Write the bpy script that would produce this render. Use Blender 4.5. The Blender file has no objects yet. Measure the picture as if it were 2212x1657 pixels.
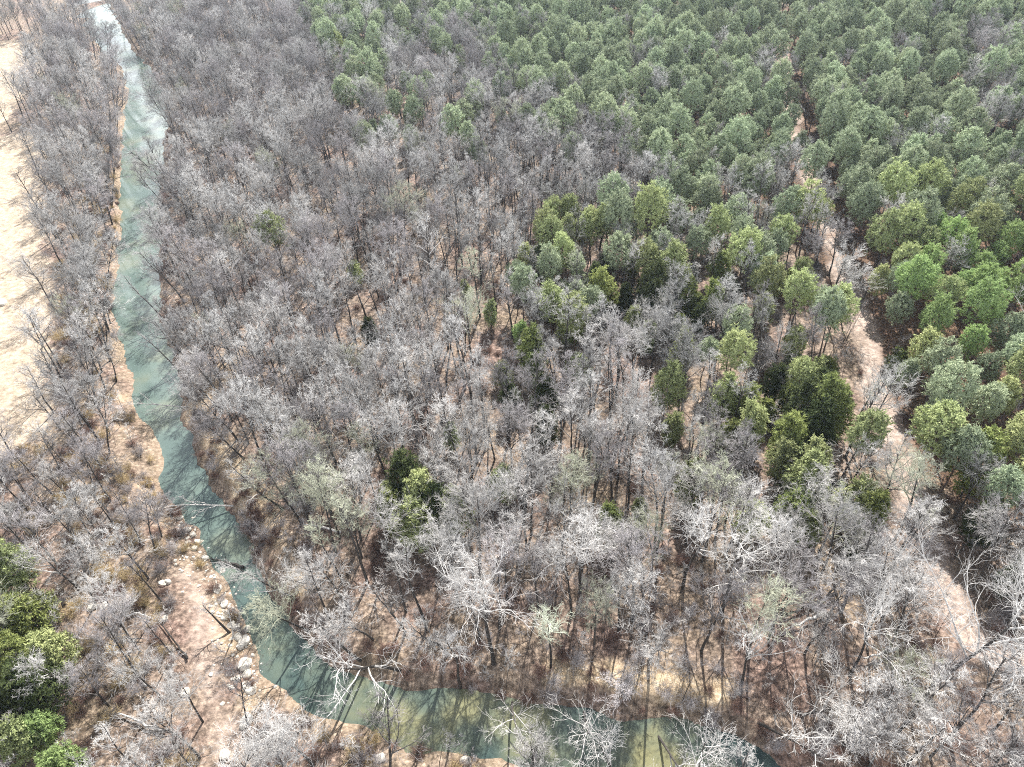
import bpy, math, random
import numpy as np
from mathutils import Vector, Euler

R = math.radians
rng = np.random.default_rng(11)
random.seed(11)
SC = bpy.context.scene
COL = SC.collection

# ------------------------------------------------------------------ camera, sky, sun, exposure
CAM_H, PITCH, ROLL, HFOV = 75.0, 41.0, -3.5, 71.0
cam_data = bpy.data.cameras.new('camera')
cam_data.sensor_fit = 'HORIZONTAL'
cam_data.angle = R(HFOV)
cam_data.clip_start, cam_data.clip_end = 0.5, 20000
cam = bpy.data.objects.new('camera', cam_data)
cam.location = (0, 0, CAM_H)
CAM_ROT = Euler((R(90 - PITCH), 0, 0)).to_matrix() @ Euler((0, 0, R(ROLL))).to_matrix()
cam.rotation_euler = CAM_ROT.to_euler()
COL.objects.link(cam)
SC.camera = cam

SUN_EL, SUN_AZ = 45.0, 14.0
SKY_STRENGTH, SUN_STRENGTH, EXPOSURE = 0.045, 5.0, 1.3
HAZE = 0.00012
world = bpy.data.worlds.new('World')
SC.world = world
world.use_nodes = True
nt = world.node_tree
bg = nt.nodes['Background']
sky = nt.nodes.new('ShaderNodeTexSky')
sky.sky_type = 'NISHITA'
sky.sun_disc = False
sky.sun_elevation = R(SUN_EL)
sky.sun_rotation = R(SUN_AZ)
sky.air_density, sky.dust_density, sky.ozone_density = 1.0, 1.6, 1.0
sky_tc = nt.nodes.new('ShaderNodeTexCoord')
sky_map = nt.nodes.new('ShaderNodeMapping')
sky_map.inputs['Scale'].default_value = (2.0, 2.0, 5.0)
cloud = nt.nodes.new('ShaderNodeTexNoise')
cloud.inputs['Scale'].default_value, cloud.inputs['Detail'].default_value, cloud.inputs['Roughness'].default_value = 1.6, 6.0, .55
cloud_r = nt.nodes.new('ShaderNodeMapRange')
for k_, v_ in (('From Min', .30), ('From Max', .50), ('To Min', .0), ('To Max', .9)):
    cloud_r.inputs[k_].default_value = v_
cloud_mix = nt.nodes.new('ShaderNodeMix')
cloud_mix.data_type = 'RGBA'
cloud_mix.inputs[7].default_value = (34.0, 34.6, 35.5, 1)
nt.links.new(sky_tc.outputs['Generated'], sky_map.inputs['Vector'])
nt.links.new(sky_map.outputs['Vector'], cloud.inputs['Vector'])
nt.links.new(cloud.outputs['Fac'], cloud_r.inputs['Value'])
sky_sep = nt.nodes.new('ShaderNodeSeparateXYZ')
nt.links.new(sky_tc.outputs['Generated'], sky_sep.inputs['Vector'])
high = nt.nodes.new('ShaderNodeMapRange')
high.interpolation_type = 'SMOOTHSTEP'
for k_, v_ in (('From Min', .42), ('From Max', .75), ('To Min', 1.0), ('To Max', .05)):
    high.inputs[k_].default_value = v_
nt.links.new(sky_sep.outputs['Z'], high.inputs['Value'])
cloud_m = nt.nodes.new('ShaderNodeMath')
cloud_m.operation = 'MULTIPLY'
nt.links.new(cloud_r.outputs['Result'], cloud_m.inputs[0])
nt.links.new(high.outputs['Result'], cloud_m.inputs[1])
nt.links.new(cloud_m.outputs[0], cloud_mix.inputs[0])
nt.links.new(sky.outputs['Color'], cloud_mix.inputs[6])
nt.links.new(cloud_mix.outputs[2], bg.inputs['Color'])
bg.inputs['Strength'].default_value = SKY_STRENGTH
sun_data = bpy.data.lights.new('sun', 'SUN')
sun_data.energy, sun_data.angle, sun_data.color = SUN_STRENGTH, R(0.5), (1.0, 0.95, 0.88)
sun = bpy.data.objects.new('sun', sun_data)
S = Vector((math.sin(R(SUN_AZ)) * math.cos(R(SUN_EL)), math.cos(R(SUN_AZ)) * math.cos(R(SUN_EL)), math.sin(R(SUN_EL))))
sun.rotation_euler = S.to_track_quat('Z', 'Y').to_euler()
sun.location = (60, 150, 200)
COL.objects.link(sun)
vs = SC.view_settings
vs.view_transform, vs.look, vs.gamma, vs.exposure, vs.use_curve_mapping = 'Standard', 'None', 1.0, EXPOSURE, False
SC.cycles.use_denoising = False
SC.cycles.denoiser = 'OPENIMAGEDENOISE'
SC.cycles.filter_width = 1.0
SC.cycles.max_bounces = 5
SC.cycles.diffuse_bounces = 3
SC.cycles.transparent_max_bounces = 6

# ------------------------------------------------------------------ where a sight line of the survey meets the ground
IW, IH = 2212.0, 1657.0
FPX = IW / 2 / math.tan(R(HFOV / 2))
CR = np.array(CAM_ROT)

def ground(u, v, z=0.0):
    d = CR @ np.array([(u - IW / 2) / FPX, (IH / 2 - v) / FPX, -1.0])
    t = (z - CAM_H) / d[2]
    return d[0] * t, d[1] * t

def proj(x, y, z):
    x, y, zz = np.asarray(x, float), np.asarray(y, float), np.asarray(z, float) - CAM_H
    a, b, c = (CR[0, k] * x + CR[1, k] * y + CR[2, k] * zz for k in range(3))
    return IW / 2 - FPX * a / c, IH / 2 + FPX * b / c, -c

def gpoly(pts, z=0.0):
    return np.array([ground(u, v, z) for u, v in pts])

def in_poly(px, py, poly):
    px, py = np.asarray(px, float), np.asarray(py, float)
    inside = np.zeros(px.shape, bool)
    n = len(poly)
    for i in range(n):
        x0, y0 = poly[i]
        x1, y1 = poly[(i + 1) % n]
        if y0 == y1:
            continue
        c = ((y0 > py) != (y1 > py)) & (px < (x1 - x0) * (py - y0) / (y1 - y0) + x0)
        inside ^= c
    return inside

def dist_line(px, py, line, closed=False):
    px, py = np.asarray(px, float), np.asarray(py, float)
    best = np.full(px.shape, 1e9)
    n = len(line)
    for i in range(n if closed else n - 1):
        ax, ay = line[i]
        bx, by = line[(i + 1) % n]
        dx, dy = bx - ax, by - ay
        t = np.clip(((px - ax) * dx + (py - ay) * dy) / (dx * dx + dy * dy + 1e-9), 0, 1)
        best = np.minimum(best, np.hypot(px - ax - t * dx, py - ay - t * dy))
    return best

def smooth(a, b, x):
    t = np.clip((x - a) / (b - a), 0, 1)
    return t * t * (3 - 2 * t)

def vnoise(x, y, scale, seed=0):
    x, y = np.asarray(x, float) / scale, np.asarray(y, float) / scale
    ix, iy = np.floor(x).astype(np.int64), np.floor(y).astype(np.int64)
    fx, fy = x - ix, y - iy
    fx, fy = fx * fx * (3 - 2 * fx), fy * fy * (3 - 2 * fy)
    def h(a, b):
        k = (a * 374761393 + b * 668265263 + seed * 982451653) & 0xffffffff
        k = ((k ^ (k >> 13)) * 1274126177) & 0xffffffff
        return ((k ^ (k >> 16)) & 0xffff) / 65535.0
    return (h(ix, iy) * (1 - fx) + h(ix + 1, iy) * fx) * (1 - fy) + (h(ix, iy + 1) * (1 - fx) + h(ix + 1, iy + 1) * fx) * fy

WATER_Z = -1.5
LB = [(20, -150), (110, -60), (165, 0), (185, 60), (215, 105), (255, 140), (270, 170), (272, 210), (266, 260), (264, 310), (260, 360), (258, 420), (258, 470),
      (256, 520), (252, 570), (244, 610), (246, 660), (252, 720), (262, 770), (280, 820), (286, 870), (300, 915), (322, 960), (338, 1000),
      (350, 1050), (378, 1095), (410, 1140), (440, 1185), (455, 1225), (478, 1270), (500, 1310), (520, 1345), (536, 1380), (540, 1420),
      (548, 1465), (575, 1490), (620, 1520), (700, 1558), (780, 1580), (860, 1602), (950, 1640), (1100, 1664), (1400, 1715), (1800, 1790)]
RB = [(130, -150), (196, -60), (238, 0), (262, 60), (292, 115), (326, 150), (352, 200), (362, 260), (358, 310), (350, 370), (346, 420), (346, 470), (348, 520),
      (350, 570), (348, 630), (352, 690), (368, 740), (390, 790), (396, 840), (404, 890), (420, 950), (436, 1000), (470, 1060), (510, 1110),
      (530, 1160), (548, 1205), (565, 1250), (600, 1300), (640, 1350), (668, 1388), (715, 1428), (785, 1462), (900, 1488), (1050, 1510),
      (1200, 1528), (1350, 1546), (1500, 1562), (1600, 1590), (1700, 1640), (1900, 1720)]
LBW, RBW = gpoly(LB, WATER_Z), gpoly(RB, WATER_Z)
RIVER = np.vstack([LBW, RBW[::-1]])
FIELD1 = gpoly([(-400, 345), (40, 290), (98, 285), (92, 360), (88, 450), (98, 540), (104, 640), (122, 740), (118, 850), (88, 930), (20, 985), (-400, 1060)])
FIELD2 = gpoly([(-400, 170), (60, 80), (118, 78), (100, 130), (58, 200), (10, 262), (-400, 330)])
TRAIL_PX = [(1668, 60), (1690, 110), (1694, 160), (1696, 210), (1715, 260), (1728, 320), (1738, 370), (1760, 430), (1784, 490), (1805, 560), (1835, 630), (1860, 690),
            (1880, 760), (1900, 850), (1925, 940), (1955, 1030), (1978, 1110), (2008, 1190), (2040, 1270), (2090, 1350), (2180, 1460), (2350, 1600)]
TRAIL = gpoly(TRAIL_PX)
PATH = gpoly([(395, 1230), (425, 1290), (440, 1360), (448, 1440), (468, 1530), (495, 1600), (505, 1680), (515, 1800)])
SANDR = gpoly([(425, 880), (470, 960), (520, 1030), (575, 1120), (600, 1200), (640, 1275)])
SANDL = gpoly([(250, 840), (270, 900), (295, 1000), (330, 1060), (390, 1150), (440, 1240), (490, 1330), (520, 1420), (535, 1500)])
SANDB = gpoly([(1195, 1452), (1320, 1462), (1440, 1482), (1560, 1500)])
ROADTOP = gpoly([(1300, -8), (1450, 2), (1560, 8), (1700, 10)])
ROADTOP2 = gpoly([(1650, 76), (1720, 78)])

def river_sd(x, y):
    d = dist_line(x, y, LBW)
    d2 = dist_line(x, y, RBW)
    ins = in_poly(x, y, RIVER)
    return np.where(ins, -np.minimum(d, d2), np.minimum(d, d2)), d < d2

def height(x, y):
    x, y = np.asarray(x, float), np.asarray(y, float)
    sd, left = river_sd(x, y)
    h = 1.1 * (vnoise(x, y, 26, 3) - .5) + .35 * (vnoise(x, y, 7, 5) - .5) + .14 * (vnoise(x, y, 2.2, 8) - .5)
    far = smooth(60, 170, x + 0.25 * y)
    h = h + 2.5 * far * vnoise(x, y, 60, 9)
    sd = sd + 1.5 * (vnoise(x, y, 3.1, 91) - .5) + 1.1 * (vnoise(x, y, 8, 92) - .5)
    wid = np.where(left, (4.5 + 2.0 * vnoise(x, y, 6, 2)) * (1 - .6 * smooth(80, 110, y)), 1.8 + 1.6 * vnoise(x, y, 5, 2))
    k = np.clip(smooth(-.3, 1, sd / wid), 0, 1)
    bank = WATER_Z - .15 + (h - WATER_Z + .15) * k
    bank = bank + .25 * (vnoise(x, y, 1.3, 21) - .5) * (k * (1 - k) * 4)
    bed = WATER_Z - .15 - np.minimum(1.2, -sd * .5)
    return np.where(sd < -.3 * wid, bed, np.minimum(bank, h + 0 * bank))

# ------------------------------------------------------------------ mesh helpers
def make_mesh(name, verts, quads=None, tris=None, mats=(), qmat=None, tmat=None, smooth_q=False):
    me = bpy.data.meshes.new(name)
    nq = 0 if quads is None else len(quads)
    ntr = 0 if tris is None else len(tris)
    me.vertices.add(len(verts))
    me.vertices.foreach_set('co', np.asarray(verts, np.float32).ravel())
    loops = np.concatenate([np.asarray(quads, np.int32).ravel() if nq else np.zeros(0, np.int32), np.asarray(tris, np.int32).ravel() if ntr else np.zeros(0, np.int32)])
    me.loops.add(len(loops))
    me.loops.foreach_set('vertex_index', loops)
    me.polygons.add(nq + ntr)
    st = np.concatenate([np.arange(nq) * 4, nq * 4 + np.arange(ntr) * 3]).astype(np.int32)
    me.polygons.foreach_set('loop_start', st)
    mi = np.zeros(nq + ntr, np.int32)
    if qmat is not None and nq:
        mi[:nq] = qmat
    if tmat is not None and ntr:
        mi[nq:] = tmat
    me.polygons.foreach_set('material_index', mi)
    sm = np.zeros(nq + ntr, bool)
    if smooth_q:
        sm[:nq] = True
    me.polygons.foreach_set('use_smooth', sm)
    for m in mats:
        me.materials.append(m)
    me.update(calc_edges=True)
    return me

def unit(v):
    return v / (np.linalg.norm(v, axis=-1, keepdims=True) + 1e-9)

def grow(p0, d0, length, k, wander, up, r):
    p, d = p0.copy(), unit(d0)
    pts = [p]
    step = (length / (k - 1))[:, None]
    for _ in range(k - 1):
        p = p + d * step
        pts.append(p)
        d = unit(d + r.normal(0, wander, d.shape) + np.array([0, 0, up]))
    return np.stack(pts, 1)

def tubes(pts, r0, r1, n, power=1.0):
    N, K, _ = pts.shape
    t = np.linspace(0, 1, K) ** power
    rad = r0[:, None] * (1 - t) + r1[:, None] * t
    tan = unit(np.gradient(pts, axis=1)) if K > 2 else unit(np.repeat((pts[:, 1:] - pts[:, :1]), 2, 1))
    ref = np.where(np.abs(tan[:, :1, 2:3]) > .8, np.array([1.0, .2, 0]), np.array([.1, .2, 1.0]))
    a = unit(np.cross(tan, np.broadcast_to(ref, tan.shape)))
    b = np.cross(tan, a)
    ang = np.arange(n) * 2 * math.pi / n
    v = pts[:, :, None, :] + rad[:, :, None, None] * (a[:, :, None, :] * np.cos(ang)[None, None, :, None] + b[:, :, None, :] * np.sin(ang)[None, None, :, None])
    idx = np.arange(N * K * n).reshape(N, K, n)
    nx = np.roll(idx, -1, axis=2)
    q = np.stack([idx[:, :-1], nx[:, :-1], nx[:, 1:], idx[:, 1:]], -1).reshape(-1, 4)
    return v.reshape(-1, 3), q

def join(parts):
    vs_, qs, off = [], [], 0
    for v, q in parts:
        vs_.append(v)
        qs.append(q + off)
        off += len(v)
    return np.vstack(vs_), np.vstack(qs)

def sprout(pts, per, t0, t1, amin, amax, r, tpow=1.0):
    """children starting on the polylines PTS: (start, direction, t, parent index)"""
    N, K, _ = pts.shape
    t = t0 + (t1 - t0) * ((np.arange(per)[None, :] + r.random((N, per))) / per) ** tpow
    f = t * (K - 1)
    i = np.minimum(f.astype(int), K - 2)
    w = (f - i)[..., None]
    rows = np.arange(N)[:, None]
    p = pts[rows, i] * (1 - w) + pts[rows, i + 1] * w
    tan = unit(pts[rows, i + 1] - pts[rows, i])
    rnd = unit(r.normal(size=tan.shape))
    perp = unit(rnd - tan * (rnd * tan).sum(-1, keepdims=True))
    ang = amin + (amax - amin) * r.random((N, per, 1))
    d = tan * np.cos(ang) + perp * np.sin(ang)
    return p.reshape(-1, 3), d.reshape(-1, 3), t.ravel(), np.repeat(np.arange(N), per)

# ------------------------------------------------------------------ materials
def mat(name):
    m = bpy.data.materials.new(name)
    m.use_nodes = True
    n = m.node_tree
    b = n.nodes['Principled BSDF']
    b.inputs['Roughness'].default_value = .85
    b.inputs['Specular IOR Level'].default_value = .2
    return m, n, b

def node(n, kind, **kw):
    x = n.nodes.new(kind)
    for k, v in kw.items():
        if k in x.inputs:
            x.inputs[k].default_value = v
        else:
            setattr(x, k, v)
    return x

def ramp(n, fac, stops):
    r = n.nodes.new('ShaderNodeValToRGB')
    el = r.color_ramp.elements
    while len(el) < len(stops):
        el.new(.5)
    for e, (p, c) in zip(el, stops):
        e.position, e.color = p, (*c, 1)
    n.links.new(fac, r.inputs['Fac'])
    return r.outputs['Color']

def mix(n, fac, a, b, mode='MIX'):
    m = n.nodes.new('ShaderNodeMix')
    m.data_type, m.blend_type = 'RGBA', mode
    for sock, val in ((m.inputs[0], fac), (m.inputs[6], a), (m.inputs[7], b)):
        if isinstance(val, (int, float)):
            sock.default_value = val
        elif isinstance(val, tuple):
            sock.default_value = (*val, 1)
        else:
            n.links.new(val, sock)
    return m.outputs[2]

def wood(name, lo, hi, scale=6.0, spread=.3):
    m, n, b = mat(name)
    geo = n.nodes.new('ShaderNodeNewGeometry')
    noi = node(n, 'ShaderNodeTexNoise', Scale=scale, Detail=4.0)
    n.links.new(geo.outputs['Position'], noi.inputs['Vector'])
    c = ramp(n, noi.outputs['Fac'], [(.3, lo), (.7, hi)])
    oi = n.nodes.new('ShaderNodeObjectInfo')
    v = node(n, 'ShaderNodeMapRange')
    n.links.new(oi.outputs['Random'], v.inputs['Value'])
    v.inputs['To Min'].default_value, v.inputs['To Max'].default_value = 1 - spread, 1 + spread
    hsv = n.nodes.new('ShaderNodeHueSaturation')
    n.links.new(c, hsv.inputs['Color'])
    n.links.new(v.outputs['Result'], hsv.inputs['Value'])
    n.links.new(hsv.outputs['Color'], b.inputs['Base Color'])
    return m

def leaf(name, a, b_, c_, trans=.35, spread=.25):
    """needles: noise between three greens, some light passes through"""
    m, n, b = mat(name)
    geo = n.nodes.new('ShaderNodeNewGeometry')
    noi = node(n, 'ShaderNodeTexNoise', Scale=1.3, Detail=5.0)
    n.links.new(geo.outputs['Position'], noi.inputs['Vector'])
    c = ramp(n, noi.outputs['Fac'], [(.3, a), (.5, b_), (.7, c_)])
    oi = n.nodes.new('ShaderNodeObjectInfo')
    v = node(n, 'ShaderNodeMapRange')
    n.links.new(oi.outputs['Random'], v.inputs['Value'])
    v.inputs['To Min'].default_value, v.inputs['To Max'].default_value = 1 - spread, 1 + spread
    h = node(n, 'ShaderNodeMapRange')
    mul = node(n, 'ShaderNodeMath', operation='MULTIPLY')
    n.links.new(oi.outputs['Random'], mul.inputs[0])
    mul.inputs[1].default_value = 7.31
    fr = node(n, 'ShaderNodeMath', operation='FRACT')
    n.links.new(mul.outputs[0], fr.inputs[0])
    n.links.new(fr.outputs[0], h.inputs['Value'])
    h.inputs['To Min'].default_value, h.inputs['To Max'].default_value = .485, .51
    hsv = n.nodes.new('ShaderNodeHueSaturation')
    n.links.new(c, hsv.inputs['Color'])
    n.links.new(v.outputs['Result'], hsv.inputs['Value'])
    n.links.new(h.outputs['Result'], hsv.inputs['Hue'])
    n.links.new(hsv.outputs['Color'], b.inputs['Base Color'])
    tr = n.nodes.new('ShaderNodeBsdfTranslucent')
    n.links.new(hsv.outputs['Color'], tr.inputs['Color'])
    mx = n.nodes.new('ShaderNodeMixShader')
    mx.inputs[0].default_value = trans
    n.links.new(b.outputs[0], mx.inputs[1])
    n.links.new(tr.outputs[0], mx.inputs[2])
    n.links.new(mx.outputs[0], n.nodes['Material Output'].inputs['Surface'])
    return m

BARK = wood('dark_bark', (.03, .027, .025), (.075, .068, .063))
PINEBARK = wood('pine_bark', (.07, .05, .04), (.14, .10, .085))
LIMB = wood('limb_bark', (.06, .055, .052), (.14, .13, .125), 4.0, .3)
TW_PALE = wood('pale_twigs', (.34, .33, .32), (.54, .53, .515), spread=.25)
TW_GREY = wood('grey_twigs', (.30, .297, .29), (.48, .475, .465), spread=.36)
TW_BROWN = wood('purple_brown_twigs', (.22, .208, .21), (.36, .34, .345), spread=.32)
TW_MOSS = wood('mossy_twigs', (.28, .30, .22), (.44, .45, .36), spread=.2)
TW_WHITE = wood('bleached_twigs', (.40, .39, .375), (.62, .61, .595), spread=.15)
WHITEBARK = wood('white_bark', (.32, .31, .30), (.58, .57, .55), 3.0, .12)
BRUSH = wood('brush_stems', (.13, .085, .07), (.27, .18, .15), 2.0, .35)
STRAW = wood('dry_grass_stems', (.34, .26, .14), (.52, .42, .25), 2.0, .25)
NEEDLE = leaf('pine_needles', (.19, .24, .15), (.265, .32, .20), (.34, .39, .26), .18, .32)
NEEDLE_YEL = leaf('yellow_green_needles', (.20, .24, .105), (.285, .33, .15), (.37, .415, .20), .2, .3)
NEEDLE_LIME = leaf('bright_green_needles', (.18, .26, .095), (.26, .36, .135), (.35, .46, .20), .3, .25)
NEEDLE_BK = leaf('blackish_green_sprays', (.03, .045, .016), (.055, .075, .026), (.09, .11, .045), .3)
NEEDLE_DK = leaf('cedar_sprays', (.12, .155, .05), (.19, .23, .075), (.27, .31, .11), .25)

# ------------------------------------------------------------------ object helpers
def tag(o, label=None, cat=None, group=None, kind=None):
    if label: o['label'] = label
    if cat: o['category'] = cat
    if group: o['group'] = group
    if kind: o['kind'] = kind
    return o

def add(name, me, parent=None):
    o = bpy.data.objects.new(name, me)
    COL.objects.link(o)
    if parent is not None:
        o.parent = parent
    return o

def empty(name, loc, rot=(0, 0, 0), scale=1.0):
    o = bpy.data.objects.new(name, None)
    o.empty_display_size = .5
    o.location, o.rotation_euler, o.scale = loc, rot, (scale,) * 3
    COL.objects.link(o)
    return o

# ------------------------------------------------------------------ ground
def grade(lo, hi, fine0, fine1, step, gr=1.35):
    c = list(np.arange(fine0, fine1 + .01, step))
    s = step
    while c[-1] < hi:
        s *= gr
        c.append(c[-1] + s)
    s = step
    left = [c[0]]
    while left[-1] > lo:
        s *= gr
        left.append(left[-1] - s)
    return np.array(left[:0:-1] + c)

gx = grade(-3000, 3000, -150, 150, .95)
gy1 = np.arange(18, 110, .7)
gy2 = np.arange(110, 330, 1.25)
gy = np.concatenate([[-3000, -900, -250, -60, 0, 12], gy1, gy2, 330 + np.cumsum(2 * 1.4 ** np.arange(19))])
GX, GY = np.meshgrid(gx, gy)
GZ = height(GX.ravel(), GY.ravel())
nx_, ny_ = len(gx), len(gy)
idx = np.arange(nx_ * ny_).reshape(ny_, nx_)
quads = np.stack([idx[:-1, :-1], idx[:-1, 1:], idx[1:, 1:], idx[1:, :-1]], -1).reshape(-1, 4)
fx, fy = GX.ravel(), GY.ravel()
sd, isleft = river_sd(fx, fy)
wob = 1.6 * (vnoise(fx, fy, 3.0, 31) - .5)
w_field = np.maximum(in_poly(fx + 2 * wob, fy + 3 * wob, FIELD1), in_poly(fx + 2 * wob, fy + 3 * wob, FIELD2)).astype(float)
w_trail = smooth(2.6, 1.2, dist_line(fx, fy, TRAIL) + wob)
w_trail = np.maximum(w_trail, .65 * smooth(1.6, .4, dist_line(fx, fy, PATH) + 1.5 * wob))
w_trail = np.maximum(w_trail, smooth(4.0, 2.0, np.minimum(dist_line(fx, fy, ROADTOP), dist_line(fx, fy, ROADTOP2)) + wob))
w_trail = w_trail * (.35 + .65 * smooth(.25, .55, vnoise(fx, fy, 2.6, 63)))
w_sand = smooth(2.6, 1.0, dist_line(fx, fy, SANDR) + wob)
w_sand = np.maximum(w_sand, .7 * smooth(2.0, .4, dist_line(fx, fy, SANDL) + 1.8 * wob))
w_sand = w_sand * (.25 + .75 * smooth(.38, .6, vnoise(fx, fy, 4.5, 61)))
w_sand = np.maximum(w_sand, smooth(1.8, .7, dist_line(fx, fy, SANDB) + wob))
w_sand = np.maximum(w_sand, .3 * smooth(1.6, .1, sd + 1.5 * wob) * isleft)

fu_, fv_, _ = proj(fx, np.maximum(fy, 5), GZ + 5)
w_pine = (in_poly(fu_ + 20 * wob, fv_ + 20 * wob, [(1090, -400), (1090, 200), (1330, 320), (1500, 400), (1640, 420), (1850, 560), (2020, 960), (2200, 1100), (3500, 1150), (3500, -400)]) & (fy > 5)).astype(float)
gm, n, b = mat('leaf_litter_ground')
att = node(n, 'ShaderNodeAttribute', attribute_name='cover')
sep = n.nodes.new('ShaderNodeSeparateColor')
n.links.new(att.outputs['Color'], sep.inputs['Color'])
geo = n.nodes.new('ShaderNodeNewGeometry')
def gnoise(scale, detail=6.0, rough=.65):
    x = node(n, 'ShaderNodeTexNoise', Scale=scale, Detail=detail, Roughness=rough)
    n.links.new(geo.outputs['Position'], x.inputs['Vector'])
    return x.outputs['Fac']
litter = ramp(n, gnoise(1.6, 8), [(.30, (.04, .031, .025)), (.44, (.125, .098, .078)), (.56, (.25, .20, .16)), (.72, (.48, .40, .325))])
tint = ramp(n, gnoise(.09, 3), [(.35, (.92, .80, .82)), (.5, (1, .96, .94)), (.66, (1.0, .97, .86))])
litter = mix(n, 1.0, litter, tint, 'MULTIPLY')
fieldc = ramp(n, gnoise(.8, 8, .7), [(.3, (.19, .145, .10)), (.5, (.37, .30, .225)), (.7, (.52, .44, .35))])
sandc = ramp(n, gnoise(1.4, 8, .7), [(.3, (.16, .115, .075)), (.48, (.38, .29, .19)), (.66, (.60, .51, .38))])
trailc = ramp(n, gnoise(1.1, 8, .7), [(.3, (.17, .125, .105)), (.48, (.36, .285, .24)), (.68, (.54, .455, .395))])
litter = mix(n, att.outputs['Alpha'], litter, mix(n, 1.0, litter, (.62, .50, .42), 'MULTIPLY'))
c = mix(n, sep.outputs['Red'], litter, fieldc)
c = mix(n, sep.outputs['Green'], c, sandc)
c = mix(n, sep.outputs['Blue'], c, trailc)
n.links.new(c, b.inputs['Base Color'])
bump = node(n, 'ShaderNodeBump', Strength=.9, Distance=.25)
n.links.new(gnoise(2.3, 8, .7), bump.inputs['Height'])
n.links.new(bump.outputs['Normal'], b.inputs['Normal'])
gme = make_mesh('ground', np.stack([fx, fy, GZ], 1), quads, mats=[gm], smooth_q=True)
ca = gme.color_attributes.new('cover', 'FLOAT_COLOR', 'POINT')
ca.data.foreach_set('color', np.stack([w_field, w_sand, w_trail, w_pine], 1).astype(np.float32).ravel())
tag(add('ground', gme), 'tan leaf-littered woodland floor with bare field, sandy banks and dirt trail', kind='structure')

# ------------------------------------------------------------------ creek water
wm, n, b = mat('creek_water')
geo = n.nodes.new('ShaderNodeNewGeometry')
noi = node(n, 'ShaderNodeTexNoise', Scale=.11, Detail=4.0, Roughness=.55)
n.links.new(geo.outputs['Position'], noi.inputs['Vector'])
c = ramp(n, noi.outputs['Fac'], [(.36, (.085, .122, .112)), (.50, (.11, .15, .132)), (.62, (.14, .165, .13))])
# the bed shoals to olive silt below the bend
sepw = n.nodes.new('ShaderNodeSeparateXYZ')
n.links.new(geo.outputs['Position'], sepw.inputs['Vector'])
shoal = node(n, 'ShaderNodeMapRange')
n.links.new(sepw.outputs['Y'], shoal.inputs['Value'])
for k_, v_ in (('From Min', 62.0), ('From Max', 30.0), ('To Min', 0.0), ('To Max', .85)):
    shoal.inputs[k_].default_value = v_
silt = ramp(n, noi.outputs['Fac'], [(.36, (.035, .06, .058)), (.50, (.085, .10, .07)), (.62, (.19, .18, .09))])
c = mix(n, shoal.outputs['Result'], c, silt)
n.links.new(c, b.inputs['Base Color'])
b.inputs['Roughness'].default_value = .09
b.inputs['IOR'].default_value = 1.36
b.inputs['Specular IOR Level'].default_value = .7
rip = node(n, 'ShaderNodeTexNoise', Scale=1.5, Detail=3.0)
n.links.new(geo.outputs['Position'], rip.inputs['Vector'])
bump = node(n, 'ShaderNodeBump', Strength=.25, Distance=.05)
n.links.new(rip.outputs['Fac'], bump.inputs['Height'])
n.links.new(bump.outputs['Normal'], b.inputs['Normal'])
def widen(a, o, amt):
    d = unit(a - o)
    return a + d * amt
NB = 60
def resample(line, m):
    s = np.concatenate([[0], np.cumsum(np.hypot(*np.diff(line, axis=0).T))])
    q = np.linspace(0, s[-1], m)
    return np.stack([np.interp(q, s, line[:, 0]), np.interp(q, s, line[:, 1])], 1)
l2, r2 = resample(LBW, NB), resample(RBW, NB)
wl, wr = widen(l2, r2, 3.0), widen(r2, l2, 3.0)
wv = np.vstack([np.c_[wl, np.full(NB, WATER_Z)], np.c_[wr, np.full(NB, WATER_Z)]])
wq = np.array([[i, NB + i, NB + i + 1, i + 1] for i in range(NB - 1)])
tag(add('creek_water', make_mesh('creek_water', wv, wq, mats=[wm])), 'murky teal creek winding between the wooded banks', kind='structure')

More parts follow.
